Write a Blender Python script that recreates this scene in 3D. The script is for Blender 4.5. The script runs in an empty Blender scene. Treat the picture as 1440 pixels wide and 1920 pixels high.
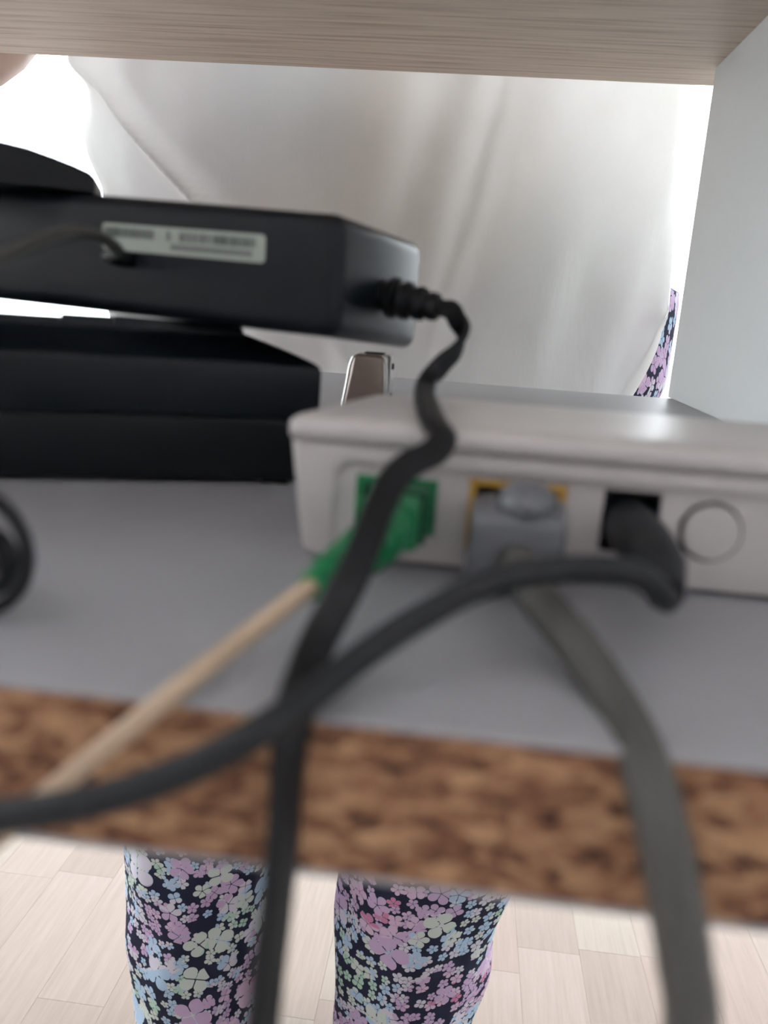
import bpy, bmesh, math, random
from mathutils import Vector, Matrix

# ------------------------------------------------------------------ camera, world, exposure
S = bpy.context.scene
COL = S.collection
CZ = 0.80                                  # lens height above the floor (m)
F_PX = 1600.0
YAW, PITCH, ROLL = math.radians(-5.0), math.radians(13.5), math.radians(4.0)
fw = Vector((math.sin(YAW) * math.cos(PITCH), math.cos(YAW) * math.cos(PITCH), -math.sin(PITCH)))
r0 = fw.cross(Vector((0, 0, 1))).normalized()
u0 = r0.cross(fw)
rt = math.cos(ROLL) * r0 + math.sin(ROLL) * u0
up = -math.sin(ROLL) * r0 + math.cos(ROLL) * u0
cam_d = bpy.data.cameras.new('camera')
cam = bpy.data.objects.new('camera', cam_d)
COL.objects.link(cam)
M4 = Matrix((rt, up, -fw)).transposed().to_4x4()
M4.translation = Vector((0, 0, CZ))
cam.matrix_world = M4
cam_d.sensor_fit = 'HORIZONTAL'
cam_d.sensor_width = 36.0
cam_d.lens = 36.0 * F_PX / 1440.0
cam_d.clip_start = 0.005
cam_d.clip_end = 100
cam_d.dof.use_dof = True
cam_d.dof.focus_distance = 0.62
cam_d.dof.aperture_fstop = 19.0
S.camera = cam

world = bpy.data.worlds.new('overcast_sky')
S.world = world
world.use_nodes = True
bg = world.node_tree.nodes['Background']
bg.inputs['Color'].default_value = (0.88, 0.95, 1.0, 1)
bg.inputs['Strength'].default_value = 4.0

S.view_settings.view_transform = 'Standard'
S.view_settings.look = 'None'
S.view_settings.exposure = 1.24
S.view_settings.gamma = 1.0
S.view_settings.use_curve_mapping = False

# ------------------------------------------------------------------ helpers
def W(x, y, z):
    """millimetres relative to the lens -> world metres"""
    return Vector((x / 1000, y / 1000, CZ + z / 1000))

def at(px, py, Y):
    """point at depth Y (mm behind the lens, along the shelf's depth)"""
    d = fw + rt * ((px - 720) / F_PX) - up * ((py - 960) / F_PX)
    return W(*(d * (Y / d.y)))

def link(name, me, mat=None, parent=None, smooth=None):
    o = bpy.data.objects.new(name, me)
    COL.objects.link(o)
    if mat is not None:
        me.materials.append(mat)
    if parent is not None:
        o.parent = parent
        o.matrix_parent_inverse = parent_world(parent).inverted()
    if smooth is not None:
        shade(me, smooth)
    return o

def parent_world(p):
    m = p.matrix_basis.copy()
    if p.parent is not None:
        m = parent_world(p.parent) @ p.matrix_parent_inverse @ m
    return m

def shade(me, angle):
    for p in me.polygons:
        p.use_smooth = True
    if angle < 180:
        bm = bmesh.new(); bm.from_mesh(me)
        for e in bm.edges:
            if len(e.link_faces) == 2 and e.calc_face_angle(0) > math.radians(angle):
                e.smooth = False
        bm.to_mesh(me); bm.free()

def tag(o, label=None, cat=None, group=None, kind=None):
    if label: o['label'] = label
    if cat: o['category'] = cat
    if group: o['group'] = group
    if kind: o['kind'] = kind
    return o

def empty(name, loc, label, cat):
    o = bpy.data.objects.new(name, None)
    COL.objects.link(o)
    o.location = loc
    o.empty_display_size = 0.01
    return tag(o, label, cat)

def mesh_of(bm, name='mesh'):
    bmesh.ops.recalc_face_normals(bm, faces=bm.faces[:])
    me = bpy.data.meshes.new(name)
    bm.to_mesh(me); bm.free()
    return me

def box_bm(x0, x1, y0, y1, z0, z1, bev=0.0, seg=2, bm=None, M=None):
    """box in mm relative to the lens (or in a local frame M)"""
    own = bm is None
    b = bmesh.new()
    vs = [b.verts.new((x, y, z)) for x in (x0, x1) for y in (y0, y1) for z in (z0, z1)]
    for f in ((0, 1, 3, 2), (4, 6, 7, 5), (0, 4, 5, 1), (2, 3, 7, 6), (0, 2, 6, 4), (1, 5, 7, 3)):
        b.faces.new([vs[i] for i in f])
    if bev > 0:
        bmesh.ops.bevel(b, geom=b.edges[:], offset=bev, segments=seg, profile=0.5, affect='EDGES')
    finish(b, M)
    if own:
        return b
    me = bpy.data.meshes.new('t'); b.to_mesh(me); b.free()
    bm.from_mesh(me); bpy.data.meshes.remove(me)
    return bm

def finish(b, M=None):
    for v in b.verts:
        c = v.co
        if M is not None:
            c = M @ c
        v.co = W(*c)

def hexa_bm(corners, bev=0.0, seg=3):
    """8 corners in mm: bottom loop (4) then top loop (4)"""
    b = bmesh.new()
    vs = [b.verts.new(c) for c in corners]
    b.faces.new(vs[3::-1]); b.faces.new(vs[4:8])
    for i in range(4):
        j = (i + 1) % 4
        b.faces.new((vs[i], vs[j], vs[4 + j], vs[4 + i]))
    bmesh.ops.recalc_face_normals(b, faces=b.faces[:])
    if bev > 0:
        bmesh.ops.bevel(b, geom=b.edges[:], offset=bev, segments=seg, profile=0.5, affect='EDGES')
    finish(b)
    return b

def catmull(pts, n=10):
    """centripetal Catmull-Rom, n steps a span"""
    out = []
    P = [pts[0] + (pts[0] - pts[1])] + list(pts) + [pts[-1] + (pts[-1] - pts[-2])]
    for i in range(1, len(P) - 2):
        p0, p1, p2, p3 = P[i - 1], P[i], P[i + 1], P[i + 2]
        t0 = 0.0
        t1 = t0 + max((p1 - p0).length, 1e-7) ** 0.5
        t2 = t1 + max((p2 - p1).length, 1e-7) ** 0.5
        t3 = t2 + max((p3 - p2).length, 1e-7) ** 0.5
        for k in range(n):
            t = t1 + (t2 - t1) * k / n
            a1 = p0 * ((t1 - t) / (t1 - t0)) + p1 * ((t - t0) / (t1 - t0))
            a2 = p1 * ((t2 - t) / (t2 - t1)) + p2 * ((t - t1) / (t2 - t1))
            a3 = p2 * ((t3 - t) / (t3 - t2)) + p3 * ((t - t2) / (t3 - t2))
            b1 = a1 * ((t2 - t) / (t2 - t0)) + a2 * ((t - t0) / (t2 - t0))
            b2 = a2 * ((t3 - t) / (t3 - t1)) + a3 * ((t - t1) / (t3 - t1))
            out.append(b1 * ((t2 - t) / (t2 - t1)) + b2 * ((t - t1) / (t2 - t1)))
    out.append(P[-2].copy())
    return out

def lerp_list(vals, u):
    x = u * (len(vals) - 1)
    i = min(int(x), len(vals) - 2)
    return vals[i] + (vals[i + 1] - vals[i]) * (x - i)

def sweep(path, profile, rad=None, angles=None, ref=Vector((1, 0, 0)), fixed=False, cap=True):
    """profile: list of (a,b) in metres; rad: scale per point; angles: roll per point.
    fixed=True orients the first profile axis along ref projected off the tangent."""
    bm = bmesh.new()
    n = len(path)
    rings = []
    nrm = None
    for i, p in enumerate(path):
        t = (path[min(i + 1, n - 1)] - path[max(i - 1, 0)]).normalized()
        if nrm is None or fixed:
            a = ref - t * ref.dot(t)
            if a.length < 1e-4: a = Vector((0, 0, 1)) - t * t.z
            nrm = a.normalized()
        else:
            nrm = (nrm - t * nrm.dot(t)).normalized()
        bi = t.cross(nrm)
        s = rad[i] if rad else 1.0
        an = angles[i] if angles else 0.0
        A = nrm * math.cos(an) + bi * math.sin(an)
        B = -nrm * math.sin(an) + bi * math.cos(an)
        rings.append([bm.verts.new(p + (A * q[0] + B * q[1]) * s) for q in profile])
    m = len(profile)
    for i in range(n - 1):
        for j in range(m):
            k = (j + 1) % m
            bm.faces.new((rings[i][j], rings[i][k], rings[i + 1][k], rings[i + 1][j]))
    if cap:
        bm.faces.new(rings[0][::-1]); bm.faces.new(rings[-1])
    return bm

def sm(a, b, x):
    t = max(0.0, min(1.0, (x - a) / (b - a)))
    return t * t * (3 - 2 * t)

def circ(r, n=14):
    return [(r * math.cos(2 * math.pi * k / n), r * math.sin(2 * math.pi * k / n)) for k in range(n)]

def stadium(w, h, n=5):
    """flat two-core cable profile, width w, thickness h, with a shallow waist"""
    out = []
    c = w / 2 - h / 2
    for k in range(n + 1):
        a = -math.pi / 2 + math.pi * k / n
        out.append((c + h / 2 * math.cos(a), h / 2 * math.sin(a)))
    out.append((0, h / 2 * 0.74))
    for k in range(n + 1):
        a = math.pi / 2 + math.pi * k / n
        out.append((-c + h / 2 * math.cos(a), h / 2 * math.sin(a)))
    out.append((0, -h / 2 * 0.74))
    return out

def tube(name, pts, r, mat, parent, n=10, rad=None):
    path = catmull(pts, n)
    rr = None
    if rad:
        rr = [lerp_list(rad, i / (len(path) - 1)) for i in range(len(path))]
    return link(name, mesh_of(sweep(path, circ(r), rr)), mat, parent, 60)

# ------------------------------------------------------------------ materials
def new_mat(name):
    m = bpy.data.materials.new(name)
    m.use_nodes = True
    return m, m.node_tree.nodes, m.node_tree.links, m.node_tree.nodes['Principled BSDF']

def mat(name, col, rough=0.5, spec=0.5, metal=0.0, noise=0.0, nscale=300.0, bump=0.0, bscale=900.0, coat=0.0):
    m, N, L, P = new_mat(name)
    P.inputs['Base Color'].default_value = (*col, 1)
    P.inputs['Roughness'].default_value = rough
    P.inputs['Specular IOR Level'].default_value = spec
    P.inputs['Metallic'].default_value = metal
    P.inputs['Coat Weight'].default_value = coat
    tc = N.new('ShaderNodeTexCoord')
    if noise > 0:
        nz = N.new('ShaderNodeTexNoise'); nz.inputs['Scale'].default_value = nscale; nz.inputs['Detail'].default_value = 4
        L.new(tc.outputs['Object'], nz.inputs['Vector'])
        mx = N.new('ShaderNodeMix'); mx.data_type = 'RGBA'
        mx.inputs['A'].default_value = (*[c * (1 - noise) for c in col], 1)
        mx.inputs['B'].default_value = (*[min(1, c * (1 + noise)) for c in col], 1)
        L.new(nz.outputs['Fac'], mx.inputs['Factor'])
        L.new(mx.outputs['Result'], P.inputs['Base Color'])
    if bump > 0:
        nz = N.new('ShaderNodeTexNoise'); nz.inputs['Scale'].default_value = bscale; nz.inputs['Detail'].default_value = 3
        L.new(tc.outputs['Object'], nz.inputs['Vector'])
        bp = N.new('ShaderNodeBump'); bp.inputs['Strength'].default_value = bump; bp.inputs['Distance'].default_value = 0.0006
        L.new(nz.outputs['Fac'], bp.inputs['Height'])
        L.new(bp.outputs['Normal'], P.inputs['Normal'])
    return m

def ramp(N, stops, mode='LINEAR'):
    r = N.new('ShaderNodeValToRGB')
    r.color_ramp.interpolation = mode
    e = r.color_ramp.elements
    while len(e) < len(stops): e.new(0.5)
    for el, (p, c) in zip(e, stops):
        el.position = p; el.color = (*c, 1)
    return r

def mapping(N, L, scale, src='Object'):
    tc = N.new('ShaderNodeTexCoord'); mp = N.new('ShaderNodeMapping')
    mp.inputs['Scale'].default_value = scale
    L.new(tc.outputs[src], mp.inputs['Vector'])
    return mp

def chipboard_mat():
    m, N, L, P = new_mat('raw_chipboard')
    mp = mapping(N, L, (1.0, 1.0, 2.0))
    n1 = N.new('ShaderNodeTexNoise'); n1.inputs['Scale'].default_value = 260; n1.inputs['Detail'].default_value = 3; n1.inputs['Roughness'].default_value = 0.6
    n2 = N.new('ShaderNodeTexVoronoi'); n2.inputs['Scale'].default_value = 330; n2.inputs['Randomness'].default_value = 1
    L.new(mp.outputs['Vector'], n1.inputs['Vector'])
    dist = N.new('ShaderNodeMixRGB'); dist.blend_type = 'ADD'; dist.inputs['Fac'].default_value = 0.004
    L.new(mp.outputs['Vector'], dist.inputs['Color1']); L.new(n1.outputs['Color'], dist.inputs['Color2'])
    L.new(dist.outputs['Color'], n2.inputs['Vector'])
    sep = N.new('ShaderNodeSeparateColor'); L.new(n2.outputs['Color'], sep.inputs['Color'])
    mx = N.new('ShaderNodeMath'); mx.operation = 'MULTIPLY_ADD'; mx.inputs[1].default_value = 0.34; 
    L.new(sep.outputs['Red'], mx.inputs[0]); 
    sc = N.new('ShaderNodeMath'); sc.operation = 'MULTIPLY'; sc.inputs[1].default_value = 0.75
    L.new(n1.outputs['Fac'], sc.inputs[0]); L.new(sc.outputs[0], mx.inputs[2])
    rp = ramp(N, [(0.28, (0.038, 0.013, 0.007)), (0.42, (0.175, 0.076, 0.040)), (0.55, (0.31, 0.155, 0.082)), (0.74, (0.48, 0.285, 0.155))])
    L.new(mx.outputs[0], rp.inputs['Fac'])
    L.new(rp.outputs['Color'], P.inputs['Base Color'])
    P.inputs['Roughness'].default_value = 0.85
    bp = N.new('ShaderNodeBump'); bp.inputs['Strength'].default_value = 0.5; bp.inputs['Distance'].default_value = 0.0006
    L.new(mx.outputs[0], bp.inputs['Height']); L.new(bp.outputs['Normal'], P.inputs['Normal'])
    return m

def woodgrain_mat(name, cols, scale=(3, 90, 90), rough=0.5, rand=0.0):
    m, N, L, P = new_mat(name)
    mp = mapping(N, L, scale)
    n1 = N.new('ShaderNodeTexNoise'); n1.inputs['Scale'].default_value = 4.0; n1.inputs['Detail'].default_value = 6; n1.inputs['Roughness'].default_value = 0.65
    if rand > 0:
        oi = N.new('ShaderNodeObjectInfo')
        ad = N.new('ShaderNodeVectorMath'); ad.operation = 'ADD'
        ml = N.new('ShaderNodeMath'); ml.operation = 'MULTIPLY'; ml.inputs[1].default_value = 57.0
        L.new(oi.outputs['Random'], ml.inputs[0])
        L.new(mp.outputs['Vector'], ad.inputs[0]); L.new(ml.outputs[0], ad.inputs[1])
        L.new(ad.outputs[0], n1.inputs['Vector'])
    else:
        L.new(mp.outputs['Vector'], n1.inputs['Vector'])
    rp = ramp(N, [(0.3, cols[0]), (0.5, cols[1]), (0.7, cols[2])])
    L.new(n1.outputs['Fac'], rp.inputs['Fac'])
    out = rp.outputs['Color']
    if rand > 0:
        tint = ramp(N, [(0.0, (1.0, 0.95, 0.92)), (0.22, (1.0, 1.0, 0.95)), (0.42, (0.86, 0.78, 0.74)), (0.6, (0.95, 0.84, 0.80)), (0.8, (1.05, 1.0, 1.0)), (0.93, (0.84, 0.72, 0.63))], 'CONSTANT')
        L.new(oi.outputs['Random'], tint.inputs['Fac'])
        mu = N.new('ShaderNodeMixRGB'); mu.blend_type = 'MULTIPLY'; mu.inputs['Fac'].default_value = rand
        L.new(out, mu.inputs['Color1']); L.new(tint.outputs['Color'], mu.inputs['Color2'])
        out = mu.outputs['Color']
    L.new(out, P.inputs['Base Color'])
    P.inputs['Roughness'].default_value = rough
    bp = N.new('ShaderNodeBump'); bp.inputs['Strength'].default_value = 0.12; bp.inputs['Distance'].default_value = 0.0005
    L.new(n1.outputs['Fac'], bp.inputs['Height']); L.new(bp.outputs['Normal'], P.inputs['Normal'])
    return m

def shirt_mat():
    m, N, L, P = new_mat('white_cotton')
    N.remove(P)
    out = N['Material Output']
    tc = N.new('ShaderNodeTexCoord')
    nz = N.new('ShaderNodeTexNoise'); nz.inputs['Scale'].default_value = 16; nz.inputs['Detail'].default_value = 5
    L.new(tc.outputs['Object'], nz.inputs['Vector'])
    rp = ramp(N, [(0.3, (0.88, 0.885, 0.86)), (0.7, (0.93, 0.935, 0.915))])
    L.new(nz.outputs['Fac'], rp.inputs['Fac'])
    n2 = N.new('ShaderNodeTexNoise'); n2.inputs['Scale'].default_value = 60; n2.inputs['Detail'].default_value = 4
    mp = N.new('ShaderNodeMapping'); mp.inputs['Scale'].default_value = (1, 1, 0.35)
    L.new(tc.outputs['Object'], mp.inputs['Vector']); L.new(mp.outputs['Vector'], n2.inputs['Vector'])
    bp = N.new('ShaderNodeBump'); bp.inputs['Strength'].default_value = 0.25; bp.inputs['Distance'].default_value = 0.003
    L.new(n2.outputs['Fac'], bp.inputs['Height'])
    d = N.new('ShaderNodeBsdfDiffuse'); t = N.new('ShaderNodeBsdfTranslucent'); mx = N.new('ShaderNodeMixShader')
    for s in (d, t):
        L.new(rp.outputs['Color'], s.inputs['Color']); L.new(bp.outputs['Normal'], s.inputs['Normal'])
    mx.inputs['Fac'].default_value = 0.53
    L.new(d.outputs[0], mx.inputs[1]); L.new(t.outputs[0], mx.inputs[2])
    L.new(mx.outputs[0], out.inputs['Surface'])
    return m

def floral_mat():
    m, N, L, P = new_mat('clover_print_cotton')
    tc = N.new('ShaderNodeTexCoord')
    uv = tc.outputs['UV']
    warp = N.new('ShaderNodeTexNoise'); warp.inputs['Scale'].default_value = 14; warp.inputs['Detail'].default_value = 1
    L.new(uv, warp.inputs['Vector'])
    wv = N.new('ShaderNodeVectorMath'); wv.operation = 'MULTIPLY_ADD'
    L.new(warp.outputs['Color'], wv.inputs[0]); wv.inputs[1].default_value = (0.006, 0.006, 0); L.new(uv, wv.inputs[2])
    def math_(op, a, b=None, c=None):
        n = N.new('ShaderNodeMath'); n.operation = op
        for i, v in enumerate((a, b, c)):
            if v is None: continue
            if isinstance(v, (int, float)): n.inputs[i].default_value = v
            else: L.new(v, n.inputs[i])
        return n.outputs[0]
    hue = N.new('ShaderNodeTexNoise'); hue.inputs['Scale'].default_value = 9; hue.inputs['Detail'].default_value = 0.5
    L.new(uv, hue.inputs['Vector'])
    hr = N.new('ShaderNodeMapRange'); hr.inputs['From Min'].default_value = 0.3; hr.inputs['From Max'].default_value = 0.7
    L.new(hue.outputs['Fac'], hr.inputs['Value'])
    cur = None
    def layer(cur, scale, off, R, thr, petals, hue_w):
        v = N.new('ShaderNodeVectorMath'); v.operation = 'MULTIPLY_ADD'
        L.new(wv.outputs[0], v.inputs[0]); v.inputs[1].default_value = (scale, scale, 0); v.inputs[2].default_value = (off, off * 1.7, 0)
        vo = N.new('ShaderNodeTexVoronoi'); vo.voronoi_dimensions = '2D'; vo.inputs['Scale'].default_value = 1; vo.inputs['Randomness'].default_value = 0.6
        L.new(v.outputs[0], vo.inputs['Vector'])
        dl = N.new('ShaderNodeVectorMath'); dl.operation = 'SUBTRACT'
        L.new(v.outputs[0], dl.inputs[0]); L.new(vo.outputs['Position'], dl.inputs[1])
        sx = N.new('ShaderNodeSeparateXYZ'); L.new(dl.outputs[0], sx.inputs[0])
        sc = N.new('ShaderNodeSeparateColor'); L.new(vo.outputs['Color'], sc.inputs['Color'])
        ang = math_('ARCTAN2', sx.outputs['Y'], sx.outputs['X'])
        ang = math_('MULTIPLY_ADD', sc.outputs['Red'], 6.283, ang)
        cs = math_('ABSOLUTE', math_('COSINE', math_('MULTIPLY', ang, petals / 2)))
        cs = math_('POWER', cs, 0.45)
        pet = math_('MULTIPLY_ADD', cs, 0.72, 0.28)
        size = math_('MULTIPLY_ADD', sc.outputs['Blue'], 0.35, 0.72)
        lim = math_('MULTIPLY', math_('MULTIPLY', pet, size), R)
        rr = vo.outputs['Distance']
        gap = math_('GREATER_THAN', math_('MULTIPLY', rr, math_('ABSOLUTE', math_('COSINE', math_('MULTIPLY', ang, petals / 2)))), 0.030)
        mask = math_('MULTIPLY', math_('LESS_THAN', rr, lim), gap)
        mask = math_('MULTIPLY', mask, math_('GREATER_THAN', sc.outputs['Green'], thr))
        # a thin dark line between petals of some flowers
        key = math_('ADD', math_('MULTIPLY', sc.outputs['Blue'], 1 - hue_w), math_('MULTIPLY', hr.outputs['Result'], hue_w))
        rp = ramp(N, [(0.0, (0.37, 0.52, 0.43)), (0.22, (0.50, 0.55, 0.51)), (0.38, (0.36, 0.48, 0.62)), (0.52, (0.53, 0.51, 0.58)), (0.64, (0.46, 0.34, 0.50)), (0.82, (0.54, 0.40, 0.52)), (0.93, (0.48, 0.20, 0.32))], 'CONSTANT')
        L.new(key, rp.inputs['Fac'])
        mx = N.new('ShaderNodeMixRGB'); L.new(mask, mx.inputs['Fac'])
        if cur is None: mx.inputs['Color1'].default_value = (0.018, 0.021, 0.042, 1)
        else: L.new(cur, mx.inputs['Color1'])
        L.new(rp.outputs['Color'], mx.inputs['Color2'])
        return mx.outputs['Color']
    cur = layer(cur, 74, 3.1, 0.54, 0.22, 5, 0.7)
    cur = layer(cur, 56, 11.7, 0.50, 0.66, 4, 0.6)
    cur = layer(cur, 36, 7.3, 0.50, 0.66, 5, 0.5)
    cur = layer(cur, 22, 1.9, 0.48, 0.64, 4, 0.45)
    L.new(cur, P.inputs['Base Color'])
    P.inputs['Roughness'].default_value = 0.9
    P.inputs['Specular IOR Level'].default_value = 0.15
    nz = N.new('ShaderNodeTexNoise'); nz.inputs['Scale'].default_value = 25; nz.inputs['Detail'].default_value = 3
    L.new(tc.outputs['Object'], nz.inputs['Vector'])
    bp = N.new('ShaderNodeBump'); bp.inputs['Strength'].default_value = 0.35; bp.inputs['Distance'].default_value = 0.006
    L.new(nz.outputs['Fac'], bp.inputs['Height']); L.new(bp.outputs['Normal'], P.inputs['Normal'])
    return m

def glass_mat():
    m, N, L, P = new_mat('window_glass')
    N.remove(P)
    t = N.new('ShaderNodeBsdfTransparent'); g = N.new('ShaderNodeBsdfGlossy'); g.inputs['Roughness'].default_value = 0.02
    mx = N.new('ShaderNodeMixShader')
    mx.inputs['Fac'].default_value = 0.05; L.new(t.outputs[0], mx.inputs[1]); L.new(g.outputs[0], mx.inputs[2])
    L.new(mx.outputs[0], N['Material Output'].inputs['Surface'])
    return m

MT = dict(
    chip=chipboard_mat(),
    laminate=mat('grey_laminate', (0.345, 0.345, 0.365), 0.42, 0.4, noise=0.04, nscale=120, bump=0.06, bscale=1500),
    panel=mat('pale_grey_panel', (0.76, 0.785, 0.78), 0.55, 0.35, noise=0.02, nscale=200),
    oak=woodgrain_mat('light_oak_board', [(0.36, 0.275, 0.21), (0.62, 0.515, 0.42), (0.70, 0.60, 0.50)], (2.2, 70, 70), 0.55),
    plank=woodgrain_mat('beech_laminate', [(0.20, 0.150, 0.117), (0.222, 0.172, 0.138), (0.24, 0.192, 0.158)], (45, 2.2, 45), 0.42, rand=1.0),
    wall=mat('white_wall_paint', (0.78, 0.77, 0.75), 0.9, 0.2, noise=0.02, nscale=30, bump=0.1, bscale=200),
    rwall=mat('rosy_beige_bounce_wall', (0.50, 0.465, 0.46), 0.9, 0.2, noise=0.03, nscale=30, bump=0.1, bscale=200),  # tint invented to dim and warm the light on near things
    frame=mat('white_window_frame', (0.82, 0.82, 0.82), 0.4),
    glass=glass_mat(),
    white=mat('white_plastic', (0.55, 0.52, 0.51), 0.33, 0.5, noise=0.02, nscale=400, bump=0.04, bscale=3000),
    green=mat('green_plastic', (0.012, 0.20, 0.075), 0.4, 0.5, noise=0.1, nscale=300),
    dgreen=mat('dark_green_plastic', (0.006, 0.085, 0.035), 0.45, 0.5, noise=0.1, nscale=300),
    yellow=mat('yellow_port_plastic', (0.55, 0.33, 0.06), 0.45, 0.5, noise=0.08, nscale=300),
    black=mat('black_plastic', (0.004, 0.0065, 0.009), 0.42, 0.28, noise=0.15, nscale=200, bump=0.12, bscale=2500),
    gloss=mat('satin_black_plastic', (0.0050, 0.0085, 0.0125), 0.30, 0.26, noise=0.15, nscale=200, bump=0.06, bscale=2500),
    rubber=mat('black_rubber', (0.0055, 0.0068, 0.009), 0.5, 0.3, noise=0.1, nscale=300),
    dcable=mat('charcoal_cable', (0.015, 0.0175, 0.0205), 0.5, 0.3, noise=0.1, nscale=200),
    tcable=mat('dim_grey_cable', (0.060, 0.060, 0.056), 0.6, 0.2, noise=0.1, nscale=200),
    gcable=mat('grey_cable', (0.085, 0.083, 0.077), 0.55, 0.35, noise=0.06, nscale=200),
    gplug=mat('smoky_grey_plastic', (0.15, 0.155, 0.17), 0.4, 0.5, noise=0.06, nscale=300),
    beige=mat('beige_cable', (0.52, 0.39, 0.28), 0.5, 0.35, noise=0.06, nscale=200),
    label=mat('pale_label_paper', (0.40, 0.45, 0.40), 0.6, 0.3, noise=0.05, nscale=300),
    ink=mat('grey_label_ink', (0.05, 0.06, 0.06), 0.7, 0.2, noise=0.2, nscale=500),
    steel=mat('polished_steel', (0.72, 0.70, 0.68), 0.18, 0.5, 1.0, noise=0.03, nscale=200),
    brown=mat('brushed_brown_metal', (0.36, 0.29, 0.255), 0.35, 0.5, 0.5, noise=0.08, nscale=300),
    shirt=shirt_mat(),
    floral=floral_mat(),
    skin=mat('skin', (0.56, 0.40, 0.33), 0.5, 0.35, noise=0.06, nscale=40),
    hair=mat('dark_hair', (0.03, 0.02, 0.015), 0.5, 0.4, noise=0.3, nscale=200),
)

# ------------------------------------------------------------------ setting: floor, walls, window
def struct(name, bm, m):
    o = link(name, mesh_of(bm), m)
    o['kind'] = 'structure'
    return o

Z0 = -CZ * 1000
floor = struct('floor', box_bm(-2600, 2600, -170, 3600, Z0 - 20, Z0 - 2.0), woodgrain_mat('beech_subfloor', [(0.20, 0.152, 0.12), (0.222, 0.175, 0.142), (0.24, 0.192, 0.158)], (45, 2.2, 45), 0.45))
# three-strip laminate: every strip near the cabinet and the legs is a piece of its own
rnd = random.Random(4)
SW, SL = 80.0, 470.0
pl_bm = box_bm(0, SW - 0.2, 0, SL - 0.2, 0, 2.0, 0.1, 1)
for v in pl_bm.verts: v.co.z -= CZ
pl_me = mesh_of(pl_bm, 'plank'); pl_me.materials.append(MT['plank'])
x = -1150.0
while x < 850:
    y = 420 - rnd.random() * SL
    while y < 1900:
        if y + SL > 420:
            o = bpy.data.objects.new('plank', pl_me)
            COL.objects.link(o)
            o.location = (x / 1000, y / 1000, -0.002)
            o.parent = floor
        y += SL
    x += SW
CH = 1700            # ceiling underside, mm above the lens
unseen_wall_rear = struct('unseen_wall_rear', box_bm(-2720, 2720, -290, -170, Z0, CH), MT['rwall'])  # unseen wall, added close behind the lens to shape the light on near things
ceiling = struct('ceiling', box_bm(-2720, 2720, -290, 3720, CH, CH + 120), MT['wall'])

def window_wall(wname, n, T, u0, u1, a0, a1, z0, z1, mulls):
    """wall from u0..u1 with an opening a0..a1 x z0..z1; T maps (u, depth, z) boxes to x/y boxes"""
    b = bmesh.new()
    for q in ((u0, a0, Z0, CH), (a1, u1, Z0, CH), (a0, a1, Z0, z0), (a0, a1, z1, CH)):
        T(b, q[0], q[1], 0, 120, q[2], q[3], 0)
    struct(wname, b, MT['wall'])
    f = bmesh.new()
    for q in ((a0, a1, z0, z0 + 50), (a0, a1, z1 - 50, z1)):
        T(f, q[0], q[1], 30, 90, q[2], q[3], 4)
    edges = [a0 + 25, *mulls, a1 - 25]
    for m_ in edges:
        T(f, m_ - 25, m_ + 25, 30, 90, z0 + 50, z1 - 50, 4)
    w = struct('window_%d' % n, f, MT['frame'])
    for p, q in zip(edges, edges[1:]):
        g = bmesh.new()
        T(g, p + 25, q - 25, 57, 63, z0 + 50, z1 - 50, 0)
        link('pane', mesh_of(g), MT['glass'], w)

window_wall('wall_back', 1, lambda b, a, c, d, e, z0, z1, bv: box_bm(a, c, 3600 + d, 3600 + e, z0, z1, bv, 1, bm=b), -2720, 2720, -2450, 2450, Z0 + 600, 1600, (-880, 480))
window_wall('wall_left', 2, lambda b, a, c, d, e, z0, z1, bv: box_bm(-2600 - e, -2600 - d, a, c, z0, z1, bv, 1, bm=b), -170, 3600, 250, 3300, Z0 + 650, 1600, (1800,))
window_wall('wall_right', 3, lambda b, a, c, d, e, z0, z1, bv: box_bm(2600 + d, 2600 + e, a, c, z0, z1, bv, 1, bm=b), -170, 3600, 700, 3300, Z0 + 650, 1600, (2100,))

# ------------------------------------------------------------------ the shelf unit
XL, XR = -410, 620
unit = empty('shelf_unit', (0.1, 0.3, 0), 'open shelf unit with grey chipboard shelf, pale divider and oak-look top', 'shelf unit')
TS = -42.0
shelf = link('shelf_board', mesh_of(box_bm(XL + 30, XR - 18, 80.8, 530, TS - 18.3, TS - 0.7, 0.15, 1)), MT['chip'], unit)
shelf['label'] = 'shelf with raw brown chipboard rear edge'
link('laminate_sheet', mesh_of(box_bm(XL + 30, XR - 18, 80.6, 530.4, TS - 0.7, TS, 0.2, 1)), MT['laminate'], shelf)
link('laminate_sheet', mesh_of(box_bm(XL + 30, XR - 18, 80.6, 530.4, TS - 19, TS - 18.3, 0.2, 1)), MT['laminate'], shelf)
link('edge_band', mesh_of(box_bm(XL + 30, XR - 18, 530, 531, TS - 19, TS, 0.2, 1)), MT['laminate'], shelf)
top = link('top_board', mesh_of(box_bm(XL, XR, 80.8, 579, 143, 161, 0.5, 1)), MT['oak'], unit)
top['label'] = 'wood-grain top board'
link('divider_panel', mesh_of(box_bm(122, 138, 82, 540.5, TS, 143, 0.4, 1)), MT['panel'], unit)
for py_ in (95, 490):
    link('unseen_post', mesh_of(box_bm(XL, XL + 30, py_, py_ + 30, Z0, 143, 1.0, 2)), MT['steel'], unit)  # unseen; posts rather than a panel, to let side light in
link('end_panel', mesh_of(box_bm(XR - 18, XR, 82, 535, Z0, 143, 0.5, 1)), MT['panel'], unit)

# ------------------------------------------------------------------ white fibre modem
modem = empty('fibre_modem', W(20, 160, TS), 'white fibre modem on the grey shelf with green, yellow and black ports', 'modem')
MB = TS + 0.9     # underside, on small feet

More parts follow.
